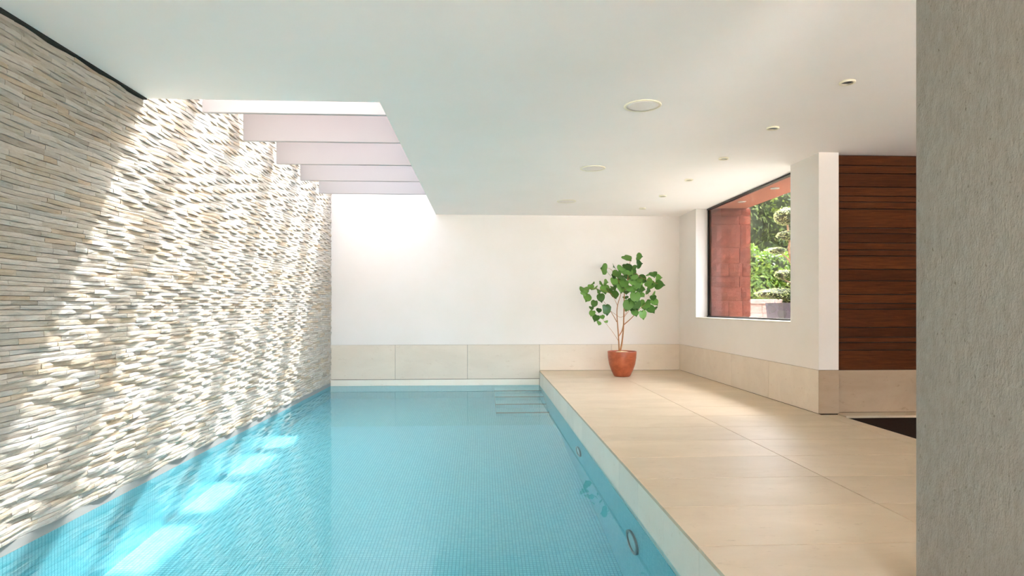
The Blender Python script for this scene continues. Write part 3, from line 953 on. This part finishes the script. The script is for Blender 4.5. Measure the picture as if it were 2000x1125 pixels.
# shrubs behind the low wall (local coordinates relative to each base)
bush('shrub', (5.9, 12.9, 0.45), [(-.1, 0, .8, .75, .5, .75), (.4, .1, 1.25, .6, .5, .6), (-.35, 0, 1.45, .5, .45, .5)], 0.055, 5200, MAT['hedge'],
     'bright green leafy shrub behind the low stone wall, left of the topiary', 'shrub', 'shrubs behind the low wall', 31)
bush('shrub', (7.75, 13.1, 0.45), [(0, 0, .8, .8, .5, .8), (-.2, 0, 1.5, .6, .5, .5), (.4, 0, 1.4, .6, .5, .5)], 0.055, 4200, MAT['hedge'],
     'bright green leafy shrub behind the trunk of the topiary', 'shrub', 'shrubs behind the low wall', 32)
bush('tree', (6.6, 15.2, 0.45), [(-.5, 0, 2.5, 1.2, .8, 1.1), (.9, .2, 2.9, 1.2, .8, 1.2), (.2, 0, 1.4, 1.8, .7, 1.1)], 0.06, 9000, MAT['tree'],
     'dark green tree at the back of the garden seen at top of the window', 'tree', 'trees at the back of the garden', 33,
     [([(-.35, -.75, 0), (-.33, -.8, 1.0), (-.36, -.85, 2.0), (-.3, -.8, 3.0)], .11, .07)])
bpy.data.objects['tree'].children[-1].data.materials[0] = MAT['darkbark']
bush('tree', (10.6, 15.8, 0.45), [(0, 0, 2.4, 1.6, .8, 1.5), (-.6, 0, 3.4, 1.0, .8, .8), (0, 0, .95, 1.7, .7, 1.0)], 0.07, 5000, MAT['tree'],
     'dark green tree farther right beyond the window edge', 'tree', 'trees at the back of the garden', 34)
# low wall of pale stone
lw = empty('garden_wall', (5.0, 11.5, 0.45)); tag(lw, 'low pale pink stone garden wall beneath the shrubs', 'wall')
def lbox(name, x0, x1, y0, y1, z0, z1, mat, parent, bevel=0.0): return box(name, x0, x1, y0, y1, z0, z1, mat, parent, bevel)
lbox('backing', 0, 4.0, 0.03, 0.35, 0, 0.63, MAT['mortar'], lw)
rnd = random.Random(4)
for r_, (z0, z1) in enumerate(((0.0, .16), (.16, .30), (.30, .46), (.46, .63))):
    x = 0.0 - 0.12 * (r_ % 2)
    while x < 4.0:
        L = rnd.uniform(0.3, 0.55)
        rough_block('stone', max(x, 0) + .003, min(x + L, 4.0) - .003, 0.0, 0.03, z0 + .003, z1 - .003, MAT['palestone'], lw, 0.012) if min(x + L, 4) - max(x, 0) > .05 else None
        x += L
x = -0.03
while x < 4.0:
    lbox('coping_stone', x + .003, min(x + .6, 4.05) - .003, -0.05, 0.40, 0.632, 0.72, MAT['palestone'], lw, 0.006)
    x += .6
# cloud-pruned topiary
tp = empty('topiary_tree', (5.06, 9.8, 0.45)); tag(tp, 'cloud pruned topiary with sunlit leafy pads in a dark planter', 'tree')
me = MB()
def frustum(name, w0, w1, z0, z1, mat, parent):
    v = []
    for w, z in ((w0, z0), (w1, z1), (w1 - .03, z1), (w1 - .04, z1 - .06)):
        v += [(-w, -w, z), (w, -w, z), (w, w, z), (-w, w, z)]
    f = [(3, 2, 1, 0)]
    for a in range(3):
        for k_ in range(4):
            f.append((4 * a + k_, 4 * a + (k_ + 1) % 4, 4 * a + 4 + (k_ + 1) % 4, 4 * a + 4 + k_))
    f.append((12, 13, 14, 15))
    me = bpy.data.meshes.new(name); me.from_pydata(v, [], f); me.update()
    return link(name, me, mat, parent)
frustum('planter', .25, .31, 0.0, .64, MAT['planter'], tp)
bm = bmesh.new()
for pts, r0, r1 in [([(.02, 0, .55), (.0, 0, .8), (.06, 0, 1.05), (.0, 0, 1.25), (-.06, 0, 1.5), (-.05, 0, 1.65), (-.09, 0, 1.95), (-.1, 0, 2.05)], .028, .012),
                    ([(.0, 0, 1.25), (-.1, 0, 1.38), (-.22, 0, 1.46)], .014, .008), ([(.02, 0, .95), (-.1, 0, 1.0), (-.16, 0, 1.05)], .014, .008),
                    ([(.02, 0, .95), (.15, .05, 1.05), (.3, .05, 1.15)], .014, .008), ([(-.05, 0, 1.6), (.1, 0, 1.7)], .012, .008)]:
    s_ = spline(pts, 5); tube_bm(bm, s_, [r0 + (r1 - r0) * i / (len(s_) - 1) for i in range(len(s_))], 8)
me = bpy.data.meshes.new('trunk'); bm.to_mesh(me); bm.free()
for p in me.polygons: p.use_smooth = True
link('trunk', me, MAT['trunk'], tp)
g = np.random.default_rng(77)
for b in [(-.11, 0, 2.05, .19, .19, .15), (-.06, 0, 1.74, .2, .19, .085), (-.25, 0, 1.49, .14, .13, .06), (-.13, 0, 1.10, .17, .16, .085), (.05, .05, .95, .1, .12, .06),
          (-.2, 0, .79, .42, .34, .095), (.02, -.05, .67, .22, .22, .05), (.3, .1, 1.2, .2, .17, .09), (.28, 0, 1.75, .18, .16, .08)]:
    c, d = ell(*b, int(5200 * b[3] * max(b[5], .09) / .03 * .16), g, 0.18)
    me = leaves_mesh('leaf_pad', c, d, 0.014, int(b[2] * 100), 0.6)
    f = link('leaf_pad', me, MAT['topiary'], tp); f['kind'] = 'stuff'
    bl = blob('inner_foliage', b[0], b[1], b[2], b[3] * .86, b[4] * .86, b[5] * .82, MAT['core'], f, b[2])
    bl['kind'] = 'stuff'
